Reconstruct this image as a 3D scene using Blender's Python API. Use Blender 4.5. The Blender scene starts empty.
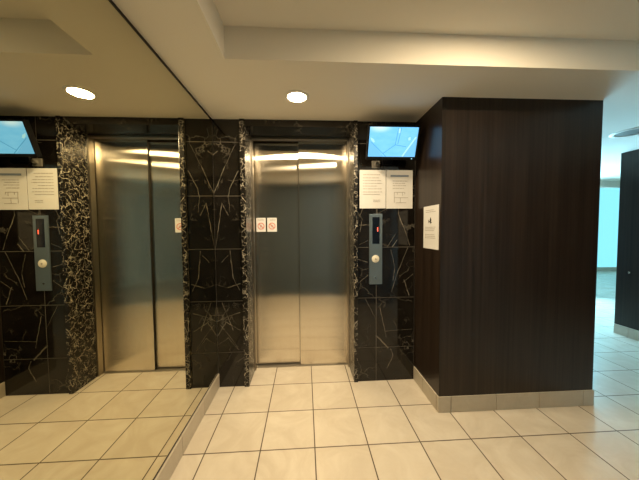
import bpy, bmesh, math
from mathutils import Vector, Matrix
S = 0.3            # one floor tile is 30 cm; all layout numbers below are in tiles
COL = bpy.context.scene.collection

# ------------------------------------------------------------ layout
MX = -2.411        # mirror plane
YW = 2.003         # marble lift wall
YD = 2.904         # lift door plane
JL, JR = -1.6156, 1.116
HC = 6.791         # low ceiling
HU = 7.30          # raised ceiling
YB = -0.28         # far side of the raised ceiling
XC0 = -1.405
PX0, PX1, PY = 2.741, 6.345, 0.735
BB = 0.357         # skirting height
RX, RY = 11.66, 4.446
YF = -4.95         # wall behind the camera
YFAR = 17.4

# ------------------------------------------------------------ node helpers
def new_mat(name):
    m = bpy.data.materials.new(name); m.use_nodes = True
    nt = m.node_tree; nt.nodes.clear()
    out = nt.nodes.new('ShaderNodeOutputMaterial')
    b = nt.nodes.new('ShaderNodeBsdfPrincipled')
    nt.links.new(b.outputs[0], out.inputs[0])
    return m, nt, b
def setp(b, **k):
    names = dict(color='Base Color', rough='Roughness', metal='Metallic', spec='Specular IOR Level', coat='Coat Weight',
                 coatr='Coat Roughness', aniso='Anisotropic', emit='Emission Color', emis='Emission Strength')
    for a, v in k.items():
        s = b.inputs[names[a]]
        if a in ('color', 'emit'): v = (*v, 1) if len(v) == 3 else v
        s.default_value = v
def plain(name, color, rough=0.5, **k):
    m, nt, b = new_mat(name); setp(b, color=color, rough=rough, **k); return m
def N(nt, typ, **k):
    n = nt.nodes.new(typ)
    for a, v in k.items(): setattr(n, a, v)
    return n
def math_n(nt, op, a, b=None, c=None, clamp=False):
    n = N(nt, 'ShaderNodeMath', operation=op, use_clamp=clamp)
    for i, v in enumerate((a, b, c)):
        if v is None: continue
        if isinstance(v, (int, float)): n.inputs[i].default_value = v
        else: nt.links.new(v, n.inputs[i])
    return n.outputs[0]
def vmath(nt, op, a, b=None, scale=None):
    n = N(nt, 'ShaderNodeVectorMath', operation=op)
    for i, v in enumerate((a, b)):
        if v is None: continue
        if isinstance(v, tuple): n.inputs[i].default_value = v
        else: nt.links.new(v, n.inputs[i])
    if scale is not None:
        if isinstance(scale, (int, float)): n.inputs['Scale'].default_value = scale
        else: nt.links.new(scale, n.inputs['Scale'])
    return n
def mixc(nt, f, a, b):
    n = N(nt, 'ShaderNodeMix', data_type='RGBA')
    def s(i, v):
        if isinstance(v, tuple): n.inputs[i].default_value = (*v, 1)
        elif isinstance(v, (int, float)): n.inputs[i].default_value = v
        else: nt.links.new(v, n.inputs[i])
    s(0, f); s(6, a); s(7, b)
    return n.outputs[2]
def noise(nt, vec, scale, detail=3, rough=0.5, dist=0):
    n = N(nt, 'ShaderNodeTexNoise'); n.inputs['Scale'].default_value = scale
    n.inputs['Detail'].default_value = detail; n.inputs['Roughness'].default_value = rough
    n.inputs['Distortion'].default_value = dist
    if vec is not None: nt.links.new(vec, n.inputs['Vector'])
    return n
def maprange(nt, v, a, b, c=0.0, d=1.0, smooth=False):
    n = N(nt, 'ShaderNodeMapRange'); n.clamp = True
    if smooth: n.interpolation_type = 'SMOOTHSTEP'
    nt.links.new(v, n.inputs[0])
    for i, x in enumerate((a, b, c, d)): n.inputs[i+1].default_value = x
    return n.outputs[0]
def coords(nt, scale=(1, 1, 1)):
    t = N(nt, 'ShaderNodeTexCoord'); mp = N(nt, 'ShaderNodeMapping')
    mp.inputs['Scale'].default_value = scale
    nt.links.new(t.outputs['Object'], mp.inputs['Vector'])
    return mp.outputs[0]
def bump(nt, b, h, strength, dist=0.001):
    n = N(nt, 'ShaderNodeBump'); n.inputs['Strength'].default_value = strength; n.inputs['Distance'].default_value = dist
    nt.links.new(h, n.inputs['Height']); nt.links.new(n.outputs[0], b.inputs['Normal'])

# ------------------------------------------------------------ materials
T = 1 / S
def mat_floor():
    m, nt, b = new_mat('cream_floor_tile')
    u = coords(nt, (T, T, T))
    sp = N(nt, 'ShaderNodeSeparateXYZ'); nt.links.new(u, sp.inputs[0])
    ds = []
    for ax in (0, 1):
        fr = math_n(nt, 'FRACT', sp.outputs[ax])
        ds.append(math_n(nt, 'MINIMUM', fr, math_n(nt, 'SUBTRACT', 1.0, fr)))
    d = math_n(nt, 'MINIMUM', ds[0], ds[1])
    joint = maprange(nt, d, 0.0075, 0.014, 1, 0)
    cell = vmath(nt, 'FLOOR', u).outputs[0]
    wn = N(nt, 'ShaderNodeTexWhiteNoise'); nt.links.new(cell, wn.inputs['Vector'])
    shift = vmath(nt, 'SCALE', wn.outputs['Color'], scale=9.0).outputs[0]
    uv = vmath(nt, 'ADD', u, shift).outputs[0]
    n1 = noise(nt, uv, 1.3, 6, 0.6, 1.2)
    n2 = noise(nt, uv, 14, 4, 0.6)
    f = maprange(nt, n1.outputs[0], 0.35, 0.68)
    c = mixc(nt, f, (0.60, 0.54, 0.45), (0.70, 0.65, 0.56))
    c = mixc(nt, math_n(nt, 'MULTIPLY', n2.outputs[0], 0.18), c, (0.48, 0.41, 0.31))
    c = mixc(nt, math_n(nt, 'MULTIPLY', wn.outputs['Value'], 0.12), c, (0.55, 0.47, 0.36))
    c = mixc(nt, joint, c, (0.10, 0.075, 0.05))
    nt.links.new(c, b.inputs['Base Color'])
    r = mixc(nt, joint, (0.24, 0.24, 0.24), (0.8, 0.8, 0.8)); nt.links.new(r, b.inputs['Roughness'])
    setp(b, spec=0.42)
    h = math_n(nt, 'SUBTRACT', math_n(nt, 'MULTIPLY', n1.outputs[0], 0.10), joint)
    bump(nt, b, h, 0.5, 0.001)
    return m
def mat_skirting():
    m, nt, b = new_mat('skirting_tile')
    u = coords(nt, (T, T, T))
    n1 = noise(nt, u, 3.0, 5, 0.6, 0.6); n2 = noise(nt, u, 40, 3)
    c = mixc(nt, n1.outputs[0], (0.44, 0.39, 0.31), (0.60, 0.55, 0.46))
    c = mixc(nt, math_n(nt, 'MULTIPLY', n2.outputs[0], 0.25), c, (0.35, 0.30, 0.23))
    nt.links.new(c, b.inputs['Base Color']); setp(b, rough=0.35)
    return m

def vein_group():
    g = bpy.data.node_groups.new('vein_line', 'ShaderNodeTree')
    for nm, tp in (('Vector', 'NodeSocketVector'), ('A', 'NodeSocketVector'), ('AB', 'NodeSocketVector'), ('InvLen2', 'NodeSocketFloat'), ('Width', 'NodeSocketFloat')):
        g.interface.new_socket(nm, in_out='INPUT', socket_type=tp)
    g.interface.new_socket('Mask', in_out='OUTPUT', socket_type='NodeSocketFloat')
    gi = g.nodes.new('NodeGroupInput'); go = g.nodes.new('NodeGroupOutput')
    ap = vmath(g, 'SUBTRACT', gi.outputs['Vector'], gi.outputs['A']).outputs[0]
    dt = vmath(g, 'DOT_PRODUCT', ap, gi.outputs['AB']).outputs['Value']
    h = math_n(g, 'MULTIPLY', dt, gi.outputs['InvLen2'], clamp=True)
    pr = vmath(g, 'SCALE', gi.outputs['AB'], scale=h).outputs[0]
    ln = vmath(g, 'LENGTH', vmath(g, 'SUBTRACT', ap, pr).outputs[0]).outputs['Value']
    q = math_n(g, 'DIVIDE', ln, gi.outputs['Width'])
    r = math_n(g, 'SUBTRACT', 1.0, q, clamp=True)
    g.links.new(r, go.inputs[0])
    return g
VEINS = [(-1.85,6.2,-2.15,5.58),(-2.15,5.58,-2.4,4.97),(-1.8,5.52,-2.02,5.08),(-2.02,5.08,-2.06,4.86),(-2.06,4.86,-2.02,4.5),(-2.41,5.91,-2.3,6.01),(-2.22,4.72,-2.27,4.42),(-2.27,4.42,-2.37,3.77),(-2.37,3.77,-2.4,3.58),(-2.22,4.72,-2.07,4.42),(-2.04,3.51,-1.98,2.82),(-1.98,2.82,-1.82,2.51),(-2.46,2.68,-2.14,2.58),(-2.14,2.58,-1.81,2.67),(-2.44,1.7,-2.08,1.86),(-2.08,1.86,-1.83,1.93),(-2.32,1.62,-1.9,1.03),(-2.27,2.19,-2.01,1.48),(-2.42,2.22,-2.38,1.85),(-2.43,1.08,-2.14,1.28),(-2.14,1.28,-1.87,0.95),(-2.39,1.36,-2.18,1.69),(-2.18,1.69,-1.84,1.47),(-2.1,3.41,-2.25,3.24),(2.3,4.56,2.29,4.45),(2.29,4.45,2.41,4.15),(2.41,4.15,2.5,3.93),(2.5,3.93,2.6,3.61),(2.24,3.93,2.01,3.58),(2.26,3.74,2.14,3.57),(1.26,4.15,1.52,4.15),(1.26,3.63,1.49,3.75),(2.1,3.49,2.21,3.02),(2.21,3.02,2.16,2.69),(2.55,3.55,2.28,2.89),(2.28,2.89,2.12,2.39),(2.42,2.62,2.7,2.84),(2.46,2.69,2.59,2.28),(1.22,3.26,1.48,3.18),(1.23,2.63,1.49,2.84),(1.41,2.24,1.71,1.64),(1.71,1.21,1.84,1.09),(1.84,1.09,2.03,0.88),(1.81,1.98,1.98,1.17),(1.95,1.33,2.68,1.37),(2.11,0.84,2.17,0.65),(2.17,0.65,2.01,0.33),(1.72,4.66,1.74,4.46),(1.73,4.43,2.02,4.59),(1.23,4.46,1.34,4.3),(1.34,4.3,1.28,3.97)]
def mat_marble(name, dense=False, explicit=False, shift=(0, 0, 0)):
    m, nt, b = new_mat(name)
    t = N(nt, 'ShaderNodeTexCoord')
    mp = N(nt, 'ShaderNodeMapping'); mp.inputs['Scale'].default_value = (T, T, T); mp.inputs['Location'].default_value = shift
    nt.links.new(t.outputs['Object'], mp.inputs['Vector']); u = mp.outputs[0]
    nd = noise(nt, u, 3.0 if not dense else 4.0, 4, 0.6)
    dv = vmath(nt, 'SCALE', vmath(nt, 'SUBTRACT', nd.outputs['Color'], (0.5, 0.5, 0.5)).outputs[0], scale=0.45 if not dense else 0.28).outputs[0]
    ud = vmath(nt, 'ADD', u, dv).outputs[0]
    def veins(scale, w, lo, hi, ns):
        vo = N(nt, 'ShaderNodeTexVoronoi', feature='DISTANCE_TO_EDGE'); vo.inputs['Scale'].default_value = scale
        nt.links.new(ud, vo.inputs['Vector'])
        line = maprange(nt, vo.outputs['Distance'], 0.0, w, 1, 0)
        msk = maprange(nt, noise(nt, u, ns, 3, 0.6).outputs[0], lo, hi)
        return math_n(nt, 'MULTIPLY', line, msk)
    if dense:
        v = math_n(nt, 'MAXIMUM', veins(3.6, 0.030, 0.42, 0.56, 7.0), math_n(nt, 'MULTIPLY', veins(9.0, 0.05, 0.46, 0.58, 9.0), 0.8))
        v = math_n(nt, 'MULTIPLY', v, 0.9)
    else:
        v = math_n(nt, 'MAXIMUM', math_n(nt, 'MULTIPLY', veins(1.4, 0.022, 0.50, 0.66, 1.4), 0.20),
                   math_n(nt, 'MULTIPLY', veins(3.5, 0.03, 0.54, 0.70, 2.5), 0.08))
    if explicit:
        g = vein_group()
        sep = N(nt, 'ShaderNodeSeparateXYZ'); nt.links.new(u, sep.inputs[0])
        cb = N(nt, 'ShaderNodeCombineXYZ'); nt.links.new(sep.outputs[0], cb.inputs[0]); nt.links.new(sep.outputs[2], cb.inputs[2])
        n3 = noise(nt, cb.outputs[0], 6, 3, 0.6)
        w3 = vmath(nt, 'MULTIPLY', vmath(nt, 'SUBTRACT', n3.outputs['Color'], (0.5, 0.5, 0.5)).outputs[0], (0.055, 0.0, 0.055)).outputs[0]
        uu = vmath(nt, 'ADD', cb.outputs[0], w3).outputs[0]
        acc = None
        for i, (x0, z0, x1, z1) in enumerate(VEINS):
            gn = N(nt, 'ShaderNodeGroup'); gn.node_tree = g
            nt.links.new(uu, gn.inputs['Vector'])
            gn.inputs['A'].default_value = (x0, 0, z0)
            dx, dz = x1-x0, z1-z0
            gn.inputs['AB'].default_value = (dx, 0, dz); gn.inputs['InvLen2'].default_value = 1/(dx*dx+dz*dz)
            gn.inputs['Width'].default_value = 0.006 + 0.0028*((i*7) % 4) + (0.012 if (x0, z0) in ((1.71, 1.21), (1.84, 1.09)) else 0)
            acc = gn.outputs[0] if acc is None else math_n(nt, 'MAXIMUM', acc, gn.outputs[0])
        fade = maprange(nt, noise(nt, u, 4, 4, 0.7).outputs[0], 0.38, 0.62, 0.05, 0.40)
        acc = math_n(nt, 'MULTIPLY', acc, fade)
        v = math_n(nt, 'MAXIMUM', v, acc)
    cloud = maprange(nt, noise(nt, ud, 1.2, 5, 0.65).outputs[0], 0.4, 0.75)
    base = mixc(nt, cloud, (0.005, 0.004, 0.003), (0.014, 0.012, 0.010))
    c = mixc(nt, v, base, (0.62, 0.57, 0.47))
    nt.links.new(c, b.inputs['Base Color'])
    setp(b, rough=0.08 if not dense else 0.25, spec=0.5)
    return m
def mat_wood():
    m, nt, b = new_mat('dark_wood_laminate')
    u = coords(nt, (T, T, T))
    mp = N(nt, 'ShaderNodeMapping'); mp.inputs['Scale'].default_value = (14, 14, 0.22); nt.links.new(u, mp.inputs['Vector'])
    n1 = noise(nt, mp.outputs[0], 1.0, 5, 0.6)
    mp2 = N(nt, 'ShaderNodeMapping'); mp2.inputs['Scale'].default_value = (60, 60, 1.2); nt.links.new(u, mp2.inputs['Vector'])
    n2 = noise(nt, mp2.outputs[0], 1.0, 3, 0.6)
    f = math_n(nt, 'MULTIPLY_ADD', n1.outputs[0], 0.7, math_n(nt, 'MULTIPLY', n2.outputs[0], 0.3))
    c = mixc(nt, maprange(nt, f, 0.36, 0.64), (0.011, 0.0070, 0.0048), (0.030, 0.0195, 0.0135))
    nt.links.new(c, b.inputs['Base Color']); setp(b, rough=0.30, spec=0.35)
    bump(nt, b, f, 0.12, 0.0005)
    return m
def mat_steel(name, col, rough, aniso, dirx=True):
    m, nt, b = new_mat(name)
    u = coords(nt, (T*30, T*30, T*0.5))
    n1 = noise(nt, u, 1.0, 3, 0.6)
    c = mixc(nt, n1.outputs[0], tuple(x*0.93 for x in col), tuple(min(1, x*1.05) for x in col))
    nt.links.new(c, b.inputs['Base Color'])
    setp(b, metal=1.0, rough=rough, aniso=aniso)
    if aniso > 0.9:
        b = N(nt, 'ShaderNodeBsdfAnisotropic'); b.distribution = 'BECKMANN'
        nt.links.new(c, b.inputs['Color']); b.inputs['Roughness'].default_value = rough; b.inputs['Anisotropy'].default_value = -0.80
        nt.links.new(b.outputs[0], [n for n in nt.nodes if n.type == 'OUTPUT_MATERIAL'][0].inputs[0])
    cb = N(nt, 'ShaderNodeCombineXYZ'); cb.inputs[0].default_value = 1.0 if dirx else 0.0; cb.inputs[1].default_value = 0.0 if dirx else 1.0
    nt.links.new(cb.outputs[0], b.inputs['Tangent'])
    wav = noise(nt, coords(nt, (2.2, 2.2, 1.1)), 1.0, 1).outputs[0]
    scr = noise(nt, coords(nt, (900, 900, 1.5)), 1.0, 2).outputs[0]
    n1b = N(nt, 'ShaderNodeBump'); n1b.inputs['Strength'].default_value = 0.06; n1b.inputs['Distance'].default_value = 0.02
    nt.links.new(wav, n1b.inputs['Height'])
    n2b = N(nt, 'ShaderNodeBump'); n2b.inputs['Strength'].default_value = 0.2 if aniso > 0.9 else 0.1; n2b.inputs['Distance'].default_value = 0.0004
    nt.links.new(scr, n2b.inputs['Height']); nt.links.new(n1b.outputs[0], n2b.inputs['Normal']); nt.links.new(n2b.outputs[0], b.inputs['Normal'])
    return m
def mat_paint(name, col, rough=0.8):
    m, nt, b = new_mat(name)
    u = coords(nt)
    n = noise(nt, u, 180, 4, 0.6)
    c = mixc(nt, n.outputs[0], tuple(x*0.96 for x in col), col)
    nt.links.new(c, b.inputs['Base Color']); setp(b, rough=rough, spec=0.3)
    bump(nt, b, n.outputs[0], 0.15, 0.0006)
    return m
def mat_emit(name, col, strength):
    m, nt, b = new_mat(name); setp(b, color=(0, 0, 0), emit=col, emis=strength, rough=0.4); return m
def mat_screen():
    m, nt, b = new_mat('monitor_picture')
    t = N(nt, 'ShaderNodeTexCoord'); sp = N(nt, 'ShaderNodeSeparateXYZ'); nt.links.new(t.outputs['Generated'], sp.inputs[0])
    # bright patch of the lift cabin lamp in the camera picture, top left
    dv = vmath(nt, 'SUBTRACT', t.outputs['Generated'], (0.2, 0.0, 0.98)).outputs[0]
    dv = vmath(nt, 'MULTIPLY', dv, (3.2, 0.0, 4.5)).outputs[0]
    g = maprange(nt, vmath(nt, 'LENGTH', dv).outputs['Value'], 0, 1, 1, 0, True)
    n = noise(nt, t.outputs['Generated'], 5, 4)
    c = mixc(nt, n.outputs[0], (0.13, 0.48, 0.85), (0.24, 0.62, 0.95))
    c = mixc(nt, math_n(nt, 'MULTIPLY', g, 0.75), c, (0.75, 0.95, 1.0))
    nt.links.new(c, b.inputs['Emission Color']); setp(b, color=(0, 0, 0), emis=1.4, rough=0.2)
    return m

M = dict(
    floor=mat_floor(), skirt=mat_skirting(), wood=mat_wood(),
    marble=mat_marble('black_veined_marble', explicit=True), marble2=mat_marble('black_marble_reveal', dense=True),
    marble3=mat_marble('black_marble_header', shift=(3.1, 1.7, 4.2)),
    steel=mat_steel('brushed_steel_door', (0.76, 0.71, 0.62), 0.20, 1.0),
    frame_steel=mat_steel('brushed_steel_frame', (0.50, 0.45, 0.38), 0.28, 0.4),
    ceiling=mat_paint('cream_ceiling_paint', (0.83, 0.79, 0.71)), white=mat_paint('white_wall_paint', (0.74, 0.72, 0.68)),
    back=mat_paint('grey_wall_paint', (0.070, 0.092, 0.108), 0.6),
    grout=plain('pale_grout', (0.11, 0.10, 0.085), 0.8), dark_joint=plain('dark_joint', (0.05, 0.04, 0.03), 0.8),
    mirror=plain('mirror_glass', (0.66, 0.63, 0.48), 0.0, metal=1.0),
    black=plain('black_plastic', (0.004, 0.004, 0.005), 0.4, spec=0.2), rubber=plain('dark_rubber', (0.02, 0.018, 0.015), 0.6),
    paper=plain('white_paper', (0.64, 0.64, 0.63), 0.7), ink=plain('grey_ink', (0.36, 0.34, 0.32), 0.8),
    blueink=plain('slate_blue_ink', (0.20, 0.25, 0.32), 0.8), blackink=plain('black_ink', (0.03, 0.03, 0.03), 0.8),
    red=plain('red_ink', (0.55, 0.10, 0.05), 0.7),
    panel=plain('blue_grey_metal_plate', (0.16, 0.21, 0.25), 0.32, metal=0.55), glass=plain('dark_display_glass', (0.004, 0.006, 0.012), 0.12),
    button=plain('ivory_button', (0.75, 0.72, 0.62), 0.4), chrome=plain('polished_metal', (0.65, 0.62, 0.56), 0.18, metal=1.0),
    clipmetal=plain('grey_painted_metal', (0.16, 0.15, 0.13), 0.4), alu=plain('sill_aluminium', (0.42, 0.38, 0.32), 0.4, metal=0.8), lampring=plain('white_lamp_ring', (0.85, 0.84, 0.80), 0.35),
    lampgrey=plain('unlit_lamp_reflector', (0.20, 0.20, 0.18), 0.4, metal=0.4),
    lamp=mat_emit('warm_lamp_lens', (1.0, 0.80, 0.50), 30.0), digit=mat_emit('red_lit_digit', (1.0, 0.10, 0.05), 5.0),
    screen=mat_screen(), pic_dark=mat_emit('picture_dark_line', (0.09, 0.38, 0.70), 1.2), pic_light=mat_emit('picture_light_patch', (0.45, 0.85, 1.0), 1.2),
    pic_mid=mat_emit('picture_mid_tone', (0.18, 0.54, 0.92), 1.25),
    window=mat_emit('daylit_frosted_glass', (0.27, 0.85, 1.0), 1.1), clear=mat_emit('added_daylight_glow', (0.36, 0.77, 1.0), 15.0),  # the clear panes are an added strong glow, unseen from the camera
)
# ------------------------------------------------------------ mesh helpers (units: tiles)
class MB:
    def __init__(s): s.bm = bmesh.new()
    def box(s, x0, x1, y0, y1, z0, z1, bev=0):
        x0, x1 = sorted((x0, x1)); y0, y1 = sorted((y0, y1)); z0, z1 = sorted((z0, z1))
        b = bmesh.new()
        vs = [b.verts.new((x, y, z)) for x in (x0, x1) for y in (y0, y1) for z in (z0, z1)]
        for f in ((0, 1, 3, 2), (4, 6, 7, 5), (0, 4, 5, 1), (2, 3, 7, 6), (0, 2, 6, 4), (1, 5, 7, 3)): b.faces.new([vs[i] for i in f])
        if bev: bmesh.ops.bevel(b, geom=b.edges[:], offset=bev, segments=2, affect='EDGES', profile=0.7)
        s._merge(b); return s
    def _merge(s, b, mat=None):
        if mat is not None: bmesh.ops.transform(b, matrix=mat, verts=b.verts[:])
        me = bpy.data.meshes.new('tmp'); b.to_mesh(me); b.free(); s.bm.from_mesh(me); bpy.data.meshes.remove(me)
    def lathe(s, prof, mat=None, seg=40):
        """profile of (radius, height) turned about z"""
        b = bmesh.new(); rings = []
        for r, z in prof:
            if r < 1e-6: rings.append([b.verts.new((0, 0, z))])
            else: rings.append([b.verts.new((r*math.cos(2*math.pi*i/seg), r*math.sin(2*math.pi*i/seg), z)) for i in range(seg)])
        for a, c in zip(rings, rings[1:]):
            for i in range(seg):
                j = (i+1) % seg
                if len(a) == 1 and len(c) == 1: continue
                if len(a) == 1: b.faces.new([a[0], c[i], c[j]])
                elif len(c) == 1: b.faces.new([a[i], a[j], c[0]])
                else: b.faces.new([a[i], a[j], c[j], c[i]])
        bmesh.ops.recalc_face_normals(b, faces=b.faces[:])
        s._merge(b, mat); return s
    def prism(s, pts, d0, d1, axis='y'):
        """closed outline in (x,z), pulled along y from d0 to d1"""
        b = bmesh.new()
        lo = [b.verts.new((x, d0, z)) for x, z in pts]; hi = [b.verts.new((x, d1, z)) for x, z in pts]
        b.faces.new(lo); b.faces.new(hi[::-1])
        n = len(pts)
        for i in range(n): b.faces.new([lo[i], hi[i], hi[(i+1) % n], lo[(i+1) % n]])
        bmesh.ops.recalc_face_normals(b, faces=b.faces[:])
        s._merge(b); return s
    def bar(s, a, c, w, d0, d1):
        a, c = Vector(a), Vector(c); n = (c-a).normalized(); p = Vector((-n.y, n.x))*w/2
        return s.prism([tuple(a+p), tuple(c+p), tuple(c-p), tuple(a-p)], d0, d1)
    def ring(s, cx, cz, r0, r1, d0, d1, seg=32):
        b = bmesh.new()
        L = []
        for r in (r0, r1):
            for d in (d0, d1):
                L.append([b.verts.new((cx+r*math.cos(2*math.pi*i/seg), d, cz+r*math.sin(2*math.pi*i/seg))) for i in range(seg)])
        for i in range(seg):
            j = (i+1) % seg
            for A, B in ((0, 1), (1, 3), (3, 2), (2, 0)): b.faces.new([L[A][i], L[A][j], L[B][j], L[B][i]])
        bmesh.ops.recalc_face_normals(b, faces=b.faces[:])
        s._merge(b); return s
    def build(s, name, mat, parent=None, smooth=False, mat4=None, origin=(0, 0, 0)):
        if mat4 is not None: bmesh.ops.transform(s.bm, matrix=mat4, verts=s.bm.verts[:])
        o3 = Vector(origin)
        for v in s.bm.verts: v.co = (v.co - o3)*S
        me = bpy.data.meshes.new(name); s.bm.to_mesh(me); s.bm.free()
        me.materials.append(mat)
        if smooth:
            me.polygons.foreach_set('use_smooth', [True]*len(me.polygons))
            try: me.set_sharp_from_angle(angle=math.radians(35))
            except Exception: pass
        o = bpy.data.objects.new(name, me); COL.objects.link(o)
        if parent is not None:
            o.parent = parent
        else: o.location = o3*S
        return o
def struct(o, label=None):
    o['kind'] = 'structure'
    if label: o['label'] = label
    return o
def tag(o, label, cat, group=None):
    o['label'] = label; o['category'] = cat
    if group: o['group'] = group
    return o
def empty(name, loc, label, cat, group=None, rot=(0, 0, 0)):
    e = bpy.data.objects.new(name, None); COL.objects.link(e); e.location = Vector(loc)*S; e.rotation_euler = rot
    e.empty_display_size = 0.05
    return tag(e, label, cat, group)

# ------------------------------------------------------------ setting
struct(MB().box(-3.2, 30, -9.2, 18.2, -0.4, 0).build('floor', M['floor']))
c = MB()
# low ceiling around the raised field, raised field, and hall beyond
X1 = 10.5; YC = -4.2
c.box(-3.2, XC0, -9.2, 9.84, HC, HU+.4)
c.box(XC0, X1, YB, 9.84, HC, HU+.4)
c.box(X1, 30, -9.2, 9.84, HC, HU+.4)
c.box(XC0, X1, -9.2, YC, HC, HU+.4)
c.box(XC0, X1, YC, YB, HU, HU+.4)
c.box(6.4, 30, 9.84, 18.2, 7.9, 8.3)
struct(c.build('ceiling', M['ceiling']))
struct(MB().box(6.4, 30, 9.80, 10.2, 6.44, 7.9).build('trim_1', M['ceiling']), 'cream lintel crossing the hall ceiling')
# marble wall: tiles with pale joints, cut round the lift opening
ZJ = [0.0, 0.899, 2.232, 3.565, 4.899, 6.232, 6.79]
def marble_tiles(x0, x1):
    b = MB(); g = 0.007
    for a, z in zip(ZJ, ZJ[1:]): b.box(x0+g, x1-g, YW, YW+0.2, a+g*(a > 0), z-g*(z < 6.7), 0.003)
    return b
w = marble_tiles(MX, -1.745)
for x0, x1 in ((1.19, 1.713), (1.713, PX0)):
    g = 0.007
    for a, z in zip(ZJ, ZJ[1:]): w.box(x0+g, x1-g, YW, YW+0.2, a+g*(a > 0), z-g*(z < 6.7), 0.003)
struct(w.build('wall_back', M['marble']))
gr = MB().box(MX, -1.73, YW+0.004, YW+0.9, 0, 6.79).box(1.216, PX0, YW+0.004, YW+0.9, 0, 6.79)
struct(gr.build('trim_2', M['grout']), 'pale joints between the black marble slabs')
HH = 6.62      # underside of the header
struct(MB().box(-1.74, JL, YW-0.05, YD-0.20, 0, 6.79, 0.008).build('trim_3', M['marble2']), 'white-speckled black marble jamb left of the lift')
struct(MB().box(JR, 1.215, YW-0.05, YD-0.20, 0, 6.79, 0.008).build('trim_4', M['marble2']), 'white-speckled black marble jamb right of the lift')
struct(MB().box(JL, JR, YW-0.02, YD-0.20, HH, 6.79, 0.005).build('trim_5', M['marble3']), 'black marble header over the lift opening')
struct(MB().box(-3.2, 6.3, 3.75, 3.95, 0, HU).build('wall_shaft', M['dark_joint']))
# mirror wall carrying the mirror
struct(MB().box(MX-0.5, MX-0.04, YF, YW+0.9, 0, 6.79).build('wall_left', M['white']))
# wall behind the camera, and the end of the hall
struct(MB().box(MX-0.5, 4.5, YF-0.3, YF, 0, HC).build('wall_front', M['back']))
struct(MB().box(4.5, RX, -9.2, -8.9, 0, HU+.2).box(4.3, 4.5, -8.9, YF-0.3, 0, HC).build('wall_hall_end', M['white']))
# dark wooden wall block between the lift lobby and the hall
p = MB().box(PX0+0.012, PX1, PY, YFAR, BB, HC)
struct(p.build('wall_center', M['wood']))
struct(MB().box(PX0+0.03, PX1-0.03, PY+0.03, YFAR, 0, BB).build('trim_6', M['grout']), 'mortar bed behind the skirting of the wooden wall')
# skirting tiles
def skirt(name, pieces):
    b = MB()
    for q in pieces: b.box(*q, 0.0, BB, 0.010)
    return struct(b.build(name, M['skirt']))
e = 0.006; xs = [PX0-0.015, 3.02, 4.055, 5.06, 6.107, PX1+0.03]
front = [(a+e, z-e, PY-0.022, PY+0.06) for a, z in zip(xs, xs[1:])]
side = [(PX0-0.015, PX0+0.05, a+e, z-e) for a, z in ((PY+0.064, 1.45), (1.45, YW-0.004))]
sr = [(PX1-0.05, PX1+0.03, a+e, z-e) for a, z in zip([PY+0.065]+list(range(2, 17)), range(2, 18))]
skirt('baseboard_center', front+side+sr)
ys = [YF]+list(range(-4, 3)); ys[-1] = YW-0.002
skirt('baseboard_left', [(MX-0.03, -2.378, a+e, z-e) for a, z in zip(ys, ys[1:])])
ys = [-8.9]+[-8+k for k in range(0, 13)]+[RY]
skirt('baseboard_right', [(RX-0.03, RX+0.05, a+e, z-e) for a, z in zip(ys, ys[1:])] + [(a+e, a+1-e, RY-0.05, RY+0.03) for a in range(12, 29)])
struct(MB().box(RX, 30, -9.2, RY, 0, HC).build('wall_right', M['wood']))
struct(MB().box(29.8, 30, RY, YFAR+.5, 0, 8).build('wall_hall_right', M['white']))
# daylit frosted glazing that closes the hall
WX0, WX1 = 14.0, 29.7
struct(MB().box(6.4, WX0, YFAR, YFAR+.3, 0, 8).box(WX0, WX1, YFAR+0.14, YFAR+.3, 0, 8).build('wall_hall_back', M['white']))
wn = MB()
n = 6; st = (WX1-WX0)/n
for i in range(n): wn.box(WX0+i*st+0.01, WX0+(i+1)*st-0.01, YFAR+0.02, YFAR+0.06, BB, 7.85)
struct(wn.build('window_1', M['window']), 'tall frosted glazing glowing with blue daylight at the hall end')
# added partition, out of view, holding glowing panes that throw daylight into the hall
struct(MB().box(6.36, 9.8, 9.32, 9.55, 0, HC).box(9.8, 16.35, 9.32, 9.55, 6.3, HC).box(9.8, 16.35, 9.32, 9.55, 0, BB).box(16.25, 16.35, 9.32, 9.55, BB, 6.3).build('added_hall_partition', M['white']))
wc = MB()
for i in range(3): wc.box(9.8+i*2.15+0.02, 9.8+(i+1)*2.15-0.02, 9.40, 9.45, BB, 6.3)
struct(wc.build('added_light_panes', M['clear']), 'added glowing panes, out of view, casting blue daylight into the hall')
bp = MB()
for a in range(13, 29): bp.box(a+e, a+1-e, YFAR-0.06, YFAR+0.02, 0, BB, 0.01)
struct(bp.build('baseboard_back', M['skirt']))

# ------------------------------------------------------------ mirror
mr = empty('wall_mirror', (MX, YW, BB), 'huge wall mirror covering the left wall from skirting to ceiling', 'mirror')
MB().box(MX-0.036, MX, YF+0.1, YW-0.006, BB+0.03, HC-0.05).build('mirror_glass', M['mirror'], mr, origin=(MX, YW, BB))
MB().box(MX-0.036, MX+0.006, YF+0.1, YW-0.006, HC-0.05, HC-0.008).build('top_channel', M['rubber'], mr, origin=(MX, YW, BB))
MB().box(MX-0.036, MX+0.004, YF+0.1, YW-0.006, BB+0.004, BB+0.03).build('bottom_channel', M['rubber'], mr, origin=(MX, YW, BB))

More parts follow.
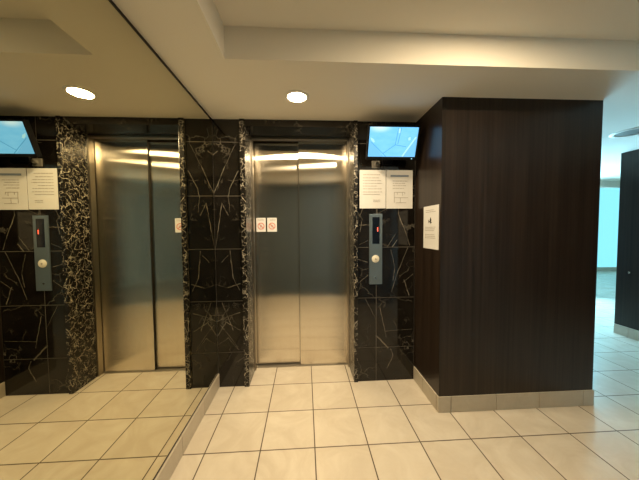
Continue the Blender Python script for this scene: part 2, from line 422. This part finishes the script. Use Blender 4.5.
# ------------------------------------------------------------ lift entrance
LO = ((JL+JR)/2, YD, 0)
lf = empty('elevator_entrance', LO, 'brushed steel two-panel lift door set deep in a black marble opening', 'elevator')
XM = -0.315
def panel_mesh(x0, x1, y, z0, z1):
    b = MB(); b.box(x0, x1, y, y+0.08, z0, z1, 0.012); return b
MZ = HH-0.06
lp = panel_mesh(JL-0.03, XM+0.25, YD+0.085, 0.055, MZ+0.02).build('door_panel', M['steel'], lf, origin=LO)
rp = panel_mesh(XM, JR+0.03, YD, 0.02, MZ+0.02).build('door_panel', M['steel'], lf, origin=LO)
MB().box(XM-0.006, XM+0.0, YD+0.005, YD+0.075, 0.03, MZ).build('edge_seal', M['rubber'], rp, origin=LO)
MB().box(JL-0.02, JL+0.035, YD-0.197, YD-0.02, 0, HH, 0.006).build('side_frame', M['frame_steel'], lf, origin=LO)
MB().box(JR-0.035, JR+0.02, YD-0.197, YD-0.02, 0, HH, 0.006).build('side_frame', M['frame_steel'], lf, origin=LO)
MB().box(JL+0.037, JR-0.037, YD-0.197, YD-0.02, MZ, HH-0.002, 0.006).build('top_frame', M['frame_steel'], lf, origin=LO)
s_ = MB()
s_.box(JL+0.037, JR-0.037, YD-0.06, YD+0.09, 0.0, 0.014, 0.003)
s_.box(JL-0.02, JR+0.02, YD+0.10, YD+0.14, 0.0, 0.014, 0.003)
s_.box(JL-0.02, JR+0.02, YD+0.17, YD+0.30, 0.0, 0.014, 0.003)
s_.build('sill', M['alu'], lf, origin=LO)
struct(MB().box(JL-0.1, JL-0.035, YD-0.19, 3.75, 0, HC).box(JR+0.035, JR+0.1, YD-0.19, 3.75, 0, HC).box(JL-0.1, JR+0.1, YD-0.19, 3.75, HH+0.01, HC)
       .build('trim_7', M['dark_joint']), 'dark shaft lining behind the lift frame')

# ------------------------------------------------------------ notices and stickers
def text_lines(b, x0, x1, zs, d, h=0.010, seed=1, ragged=True):
    k = seed
    for z in zs:
        x = x0
        end = x1 - (((k*37) % 10)/10*0.3*(x1-x0) if ragged else 0)
        while x < end:
            k += 1
            wl = 0.03 + ((k*53) % 7)*0.012
            b.box(x, min(end, x+wl), d-0.004, d, z-h/2, z+h/2); x += wl+0.014
    return b
def sheet(name, x0, x1, z0, z1, y, label, cat, mat='paper', th=0.012, group=None):
    o = MB().box(x0, x1, y-th, y, z0, z1, 0.002).build(name, M[mat], origin=((x0+x1)/2, y, z0))
    return tag(o, label, cat, group)
yn = YW+0.002
n1 = sheet('notice', 1.272, 1.957, 4.575, 5.56, yn, 'white printed notice of plain text lines, left of the pair under the monitor', 'notice')
o1 = (1.6145, yn, 4.575)
text_lines(MB(), 1.36, 1.86, [5.44, 5.36, 5.29, 5.22, 5.15, 5.08, 5.0], yn-0.0125, 0.014, 2).box(1.36, 1.80, yn-0.0165, yn-0.0125, 4.93, 4.942).build('printed_text', M['ink'], n1, origin=o1)
text_lines(MB(), 1.62, 1.84, [4.79, 4.75], yn-0.0125, 0.014, 5).build('signature_text', M['ink'], n1, origin=o1)
n2 = sheet('notice', 1.972, 2.668, 4.57, 5.56, yn, 'white printed notice with blue-grey heading bar and diagram, right of the pair under the monitor', 'notice')
o2 = (2.32, yn, 4.57)
MB().box(2.08, 2.56, yn-0.0165, yn-0.0125, 5.385, 5.435).build('heading_bar', M['blueink'], n2, origin=o2)
text_lines(MB(), 2.14, 2.54, [5.28, 5.22, 5.16, 5.09], yn-0.0125, 0.014, 3).build('printed_text', M['ink'], n2, origin=o2)
d = MB(); yy = yn-0.0125
for a, c_ in (((2.18, 4.99), (2.46, 4.99)), ((2.18, 4.99), (2.18, 4.72)), ((2.46, 4.99), (2.46, 4.94)), ((2.18, 4.85), (2.54, 4.85)), ((2.26, 4.99), (2.26, 4.93)), ((2.4, 4.99), (2.4, 4.90)), ((2.22, 4.72), (2.50, 4.72)), ((2.34, 4.85), (2.34, 4.72))):
    d.bar(a, c_, 0.012, yy-0.004, yy)
d.build('printed_diagram', M['ink'], n2, origin=o2)
# notice on the side of the wooden wall (local x runs along -y)
e3 = tag(MB().box(-0.35, 0.35, -0.012, 0, 0, 0.99, 0.002).build('notice', M['paper']), 'lone white notice with a small dark figure, on the wooden wall side', 'notice')
e3.location = Vector((PX0+0.014, 1.165, 3.575))*S; e3.rotation_euler = (0, 0, -math.pi/2)
text_lines(MB(), -0.24, 0.27, [0.89, 0.85], -0.0125, 0.012, 4).build('heading_text', M['ink'], e3)
text_lines(MB(), -0.26, 0.27, [0.5, 0.46, 0.42], -0.0125, 0.012, 9).build('printed_text', M['ink'], e3)
text_lines(MB(), -0.26, 0.27, [0.33, 0.29, 0.25], -0.0125, 0.012, 5).build('printed_text', M['ink'], e3)
MB().ring(0.0, 0.66, 0.02, 0.035, -0.0165, -0.0125).bar((0.0, 0.72), (0.0, 0.585), 0.03, -0.0165, -0.0125).bar((-0.07, 0.63), (0.05, 0.60), 0.02, -0.0165, -0.0125).bar((-0.1, 0.60), (-0.1, 0.67), 0.015, -0.0165, -0.0125).build('printed_figure', M['blackink'], e3)

ys_ = YD+0.085
def sticker(x0, x1, label):
    o = sheet('sticker', x0, x1, 3.985, 4.39, ys_+0.0, label, 'sticker', th=0.006, group=None)
    oo = ((x0+x1)/2, ys_, 3.985); cx = (x0+x1)/2; cz = 4.15; y0 = ys_-0.0065
    MB().ring(cx, cz, 0.078, 0.098, y0-0.003, y0).bar((cx-0.058, cz+0.058), (cx+0.058, cz-0.058), 0.020, y0-0.003, y0).build('prohibition_ring', M['red'], o, origin=oo)
    return o, cx, cz, y0, oo
k1, cx, cz, y0, oo = sticker(-1.557, -1.287, 'small white sticker with red prohibition ring, left of two on the lift door')
MB().bar((cx-0.03, cz-0.045), (cx+0.0, cz+0.035), 0.022, y0-0.0025, y0-0.0002).bar((cx+0.03, cz-0.045), (cx+0.0, cz+0.035), 0.022, y0-0.0025, y0-0.0002).build('pictogram', M['ink'], k1, origin=oo)
text_lines(MB(), cx-0.10, cx+0.10, [4.345, 4.315], y0, 0.012, 3, False).build('caption_text', M['ink'], k1, origin=oo)
k2, cx, cz, y0, oo = sticker(-1.243, -0.965, 'small white sticker with red prohibition ring, nearer the centre of the lift door')
MB().ring(cx, cz, 0.02, 0.036, y0-0.0025, y0-0.0002).build('pictogram', M['ink'], k2, origin=oo)
text_lines(MB(), cx-0.06, cx+0.11, [4.345, 4.315], y0, 0.012, 6, False).build('caption_text', M['ink'], k2, origin=oo)

# ------------------------------------------------------------ hall call panel
CP = (1.692, YW, 2.595)
cp = empty('call_panel', CP, 'narrow blue-grey lift call panel with red floor digit and round button', 'call panel')
def C(b, name, mat, par=None, **k): return b.build(name, M[mat], par or cp, origin=CP, **k)
C(MB().box(1.522, 1.862, YW-0.035, YW-0.001, 2.597, 4.43, 0.008), 'faceplate', 'panel')
dp = C(MB().box(1.60, 1.785, YW-0.042, YW-0.034, 3.66, 4.35, 0.003), 'display', 'glass')
cu = bpy.data.curves.new('digit_text', 'FONT'); cu.body = '1'; cu.size = 0.15*S; cu.extrude = 0.0004
cu.align_x = 'CENTER'
to = bpy.data.objects.new('tmp_text', cu); COL.objects.link(to); bpy.context.view_layer.update()
me = bpy.data.meshes.new_from_object(to.evaluated_get(bpy.context.evaluated_depsgraph_get()))
bpy.data.objects.remove(to); me.materials.clear(); me.materials.append(M['digit'])
dg = bpy.data.objects.new('floor_digit', me); COL.objects.link(dg); dg.parent = dp
dg.rotation_euler = (math.pi/2, 0, 0); dg.location = Vector((1.735-CP[0], -0.0445, 3.98-CP[2]))*S
turn = Matrix.Rotation(math.pi/2, 4, 'X')
def at(x, z): return Matrix.Translation((x, YW-0.034, z)) @ turn
bt = C(MB().lathe([(0, 0.022), (0.05, 0.022), (0.068, 0.016), (0.07, 0.0)], at(1.683, 3.265)), 'button', 'button', smooth=True)
C(MB().lathe([(0.072, 0), (0.072, 0.018), (0.098, 0.012), (0.10, 0.0)], at(1.683, 3.265)), 'button_ring', 'button', bt, smooth=True)
C(MB().lathe([(0, 0.028), (0.018, 0.027), (0.022, 0.023)], at(1.683, 3.265)), 'button_dimple', 'alu', bt, smooth=True)
C(MB().prism([(1.655, 2.79), (1.711, 2.79), (1.683, 2.745)], YW-0.041, YW-0.034), 'key_switch', 'chrome')

# ------------------------------------------------------------ CCTV monitor, hung under the ceiling and tipped forward
wM, hM = 1.26, 0.83
ax = Vector((0, -math.sin(math.radians(20)), math.cos(math.radians(20))))
cen = Vector((1.98, 1.543, 6.12)); MO = (1.98, 1.62, 5.70)
mo = empty('monitor', MO, 'black CCTV monitor with glowing blue picture, tipped down above the paired notices', 'monitor')
R28 = Matrix.Rotation(math.radians(20), 4, 'X')
TM = Matrix.Translation(cen - Vector(MO)) @ R28
def Mo(b, name, mat, par=None, **k): return b.build(name, M[mat], par or mo, mat4=TM, **k)
sc = Mo(MB().box(-0.58, 0.58, -0.02, 0.0, -0.332, 0.332), 'screen', 'screen')
hs = MB().box(-0.615, 0.615, 0.0, 0.10, -0.405, 0.37, 0.012)
hs.box(-0.615, 0.615, -0.03, 0.0, 0.335, 0.37, 0.006).box(-0.615, 0.615, -0.03, 0.0, -0.405, -0.336, 0.006)
hs.box(-0.615, -0.583, -0.03, 0.0, -0.336, 0.336, 0.006).box(0.583, 0.615, -0.03, 0.0, -0.336, 0.336, 0.006)
hs.box(-0.4, 0.4, 0.10, 0.17, -0.28, 0.26, 0.03)
Mo(hs, 'housing', 'black')
Mo(MB().box(0.49, 0.515, -0.036, -0.0305, -0.385, -0.365), 'power_light', 'pic_light')
q = -0.0225
pd = MB()
for a, c_ in (((-0.53, 0.0), (-0.22, -0.26)), ((-0.22, -0.26), (0.06, -0.06)), ((0.06, -0.06), (0.10, 0.32)), ((0.12, -0.04), (0.17, 0.32)), ((0.06, -0.06), (0.33, -0.10)), ((-0.22, -0.26), (-0.14, -0.33))):
    pd.bar(a, c_, 0.014, q-0.001, q+0.002)
Mo(pd, 'picture_lines', 'pic_dark', sc)
pl = MB().prism([(0.25, -0.33), (0.52, 0.12), (0.575, 0.22), (0.575, -0.33)], q+0.0005, q+0.002)
Mo(pl, 'picture_wall', 'pic_mid', sc)
pl = MB().prism([(-0.575, 0.06), (-0.575, -0.33), (-0.2, -0.33)], q+0.0005, q+0.002)
Mo(pl, 'picture_wall', 'pic_mid', sc)
pk = MB().prism([(-0.55, 0.10), (-0.47, 0.06), (-0.44, 0.0), (-0.48, -0.01), (-0.53, 0.04)], q-0.002, q)
Mo(pk, 'picture_highlight', 'pic_light', sc)
pk = MB().prism([(0.36, 0.10), (0.41, 0.12), (0.42, 0.05), (0.37, 0.04)], q-0.002, q)
Mo(pk, 'picture_highlight', 'pic_light', sc)
pk = MB().prism([(0.10, 0.30), (0.15, 0.30), (0.15, 0.20), (0.11, 0.20)], q-0.002, q)
Mo(pk, 'picture_highlight', 'pic_light', sc)
pk = MB().bar((0.26, -0.328), (0.545, 0.12), 0.035, q-0.002, q)
Mo(pk, 'picture_highlight', 'pic_light', sc)
def Mw(b, name, mat, par=None, **k): return b.build(name, M[mat], par or mo, origin=MO, **k)
ar = MB().box(1.86, 2.12, YW-0.04, YW-0.002, 5.70, 6.15, 0.01).box(1.93, 2.03, 1.72, YW-0.035, 5.88, 6.00, 0.01)
Mw(ar, 'wall_bracket', 'black')
br = MB().box(1.59, 1.80, YW-0.03, YW-0.001, 5.60, 5.79, 0.012)
br.box(1.66, 1.74, YW-0.10, YW-0.028, 5.66, 5.74, 0.015).lathe([(0, 0.05), (0.035, 0.045), (0.045, 0.0)], Matrix.Translation((1.70, YW-0.09, 5.70)) @ Matrix.Rotation(math.pi/2, 4, 'X'), 20)
cb_ = tag(br.build('cable_box', M['clipmetal'], origin=(1.70, YW, 5.60)), 'small bright metal cable box on marble just under the monitor', 'cable box')

# ------------------------------------------------------------ ceiling lights
def downlight(x, y, z, r, label, lit=True, group=None):
    e_ = empty('downlight', (x, y, z), label, 'ceiling light', group)
    MB().lathe([(r*0.86, -0.002), (r*0.90, -0.022), (r*0.98, -0.024), (r*1.12, -0.010), (r*1.14, -0.001)]).build('trim_ring', M['lampring'], e_, smooth=True)
    if lit: MB().lathe([(0, -0.014), (r*0.5, -0.013), (r*0.87, -0.004)]).build('lens', M['lamp'], e_, smooth=True)
    else: MB().lathe([(0, -0.004), (r*0.55, -0.0045), (r*0.87, -0.006)]).build('reflector', M['lampgrey'], e_, smooth=True)
    return e_
def area(name, x, y, z, r, power, col, spread=180):
    L = bpy.data.lights.new(name, 'AREA'); L.shape = 'DISK'; L.size = 2*r*S; L.energy = power; L.color = col; L.spread = math.radians(spread)
    o = bpy.data.objects.new(name, L); COL.objects.link(o); o.location = (x*S, y*S, z*S); return o
WARM = (1.0, 0.775, 0.48)
downlight(-0.283, 0.85, HC, 0.225, 'lit round warm downlight in the low ceiling before the lift')
downlight(2.6, -2.15, HU, 0.225, 'lit warm downlight in the raised ceiling near the wooden wall')
downlight(9.345, 2.43, HC, 0.40, 'unlit round downlight in the hall ceiling beyond the wooden wall', lit=False)
area('downlight_lamp', -0.283, 0.85, HC-0.03, 0.2, 25, WARM)
area('raised_downlight_lamp', 2.6, -2.15, HU-0.03, 0.2, 24, WARM)

# small metal lock on the dark hall wall
lk = MB().lathe([(0, 0.05), (0.03, 0.05), (0.045, 0.03), (0.05, 0.0)], Matrix.Rotation(-math.pi/2, 4, 'Y')).build('wall_lock', M['chrome'], smooth=True)
lk.location = Vector((RX-0.001, 4.057, 2.383))*S
tag(lk, 'tiny round metal lock on the dark hall wall at far right', 'lock')

# ------------------------------------------------------------ world, camera, view
wd = bpy.data.worlds.new('world'); wd.use_nodes = True; bpy.context.scene.world = wd
wd.node_tree.nodes['Background'].inputs[0].default_value = (0.5, 0.75, 1, 1); wd.node_tree.nodes['Background'].inputs[1].default_value = 0.05
f, p, yaw, r, cx, cy, h = 256.2532, -0.0417, 0.0561, -0.0077, -0.1424, -4.5866, 4.0448
fwd = Vector((math.sin(yaw)*math.cos(p), math.cos(yaw)*math.cos(p), math.sin(p)))
r0 = Vector((math.cos(yaw), -math.sin(yaw), 0)); u0 = r0.cross(fwd)
ri = math.cos(r)*r0 + math.sin(r)*u0; up = -math.sin(r)*r0 + math.cos(r)*u0
cam = bpy.data.cameras.new('camera'); co = bpy.data.objects.new('camera', cam); COL.objects.link(co)
m4 = Matrix((ri, up, -fwd)).transposed().to_4x4(); m4.translation = Vector((cx, cy, h))*S
co.matrix_world = m4
cam.sensor_width = 36; cam.lens = f/639*36; cam.clip_start = 0.01
sc_ = bpy.context.scene; sc_.camera = co
sc_.view_settings.view_transform = 'Standard'; sc_.view_settings.look = 'None'
sc_.view_settings.exposure = 0.0; sc_.view_settings.gamma = 1.0; sc_.view_settings.use_curve_mapping = False
try:
    sc_.cycles.max_bounces = 12; sc_.cycles.diffuse_bounces = 6; sc_.cycles.glossy_bounces = 6
    sc_.cycles.use_denoising = True
    sc_.cycles.sample_clamp_indirect = 8
except Exception: pass
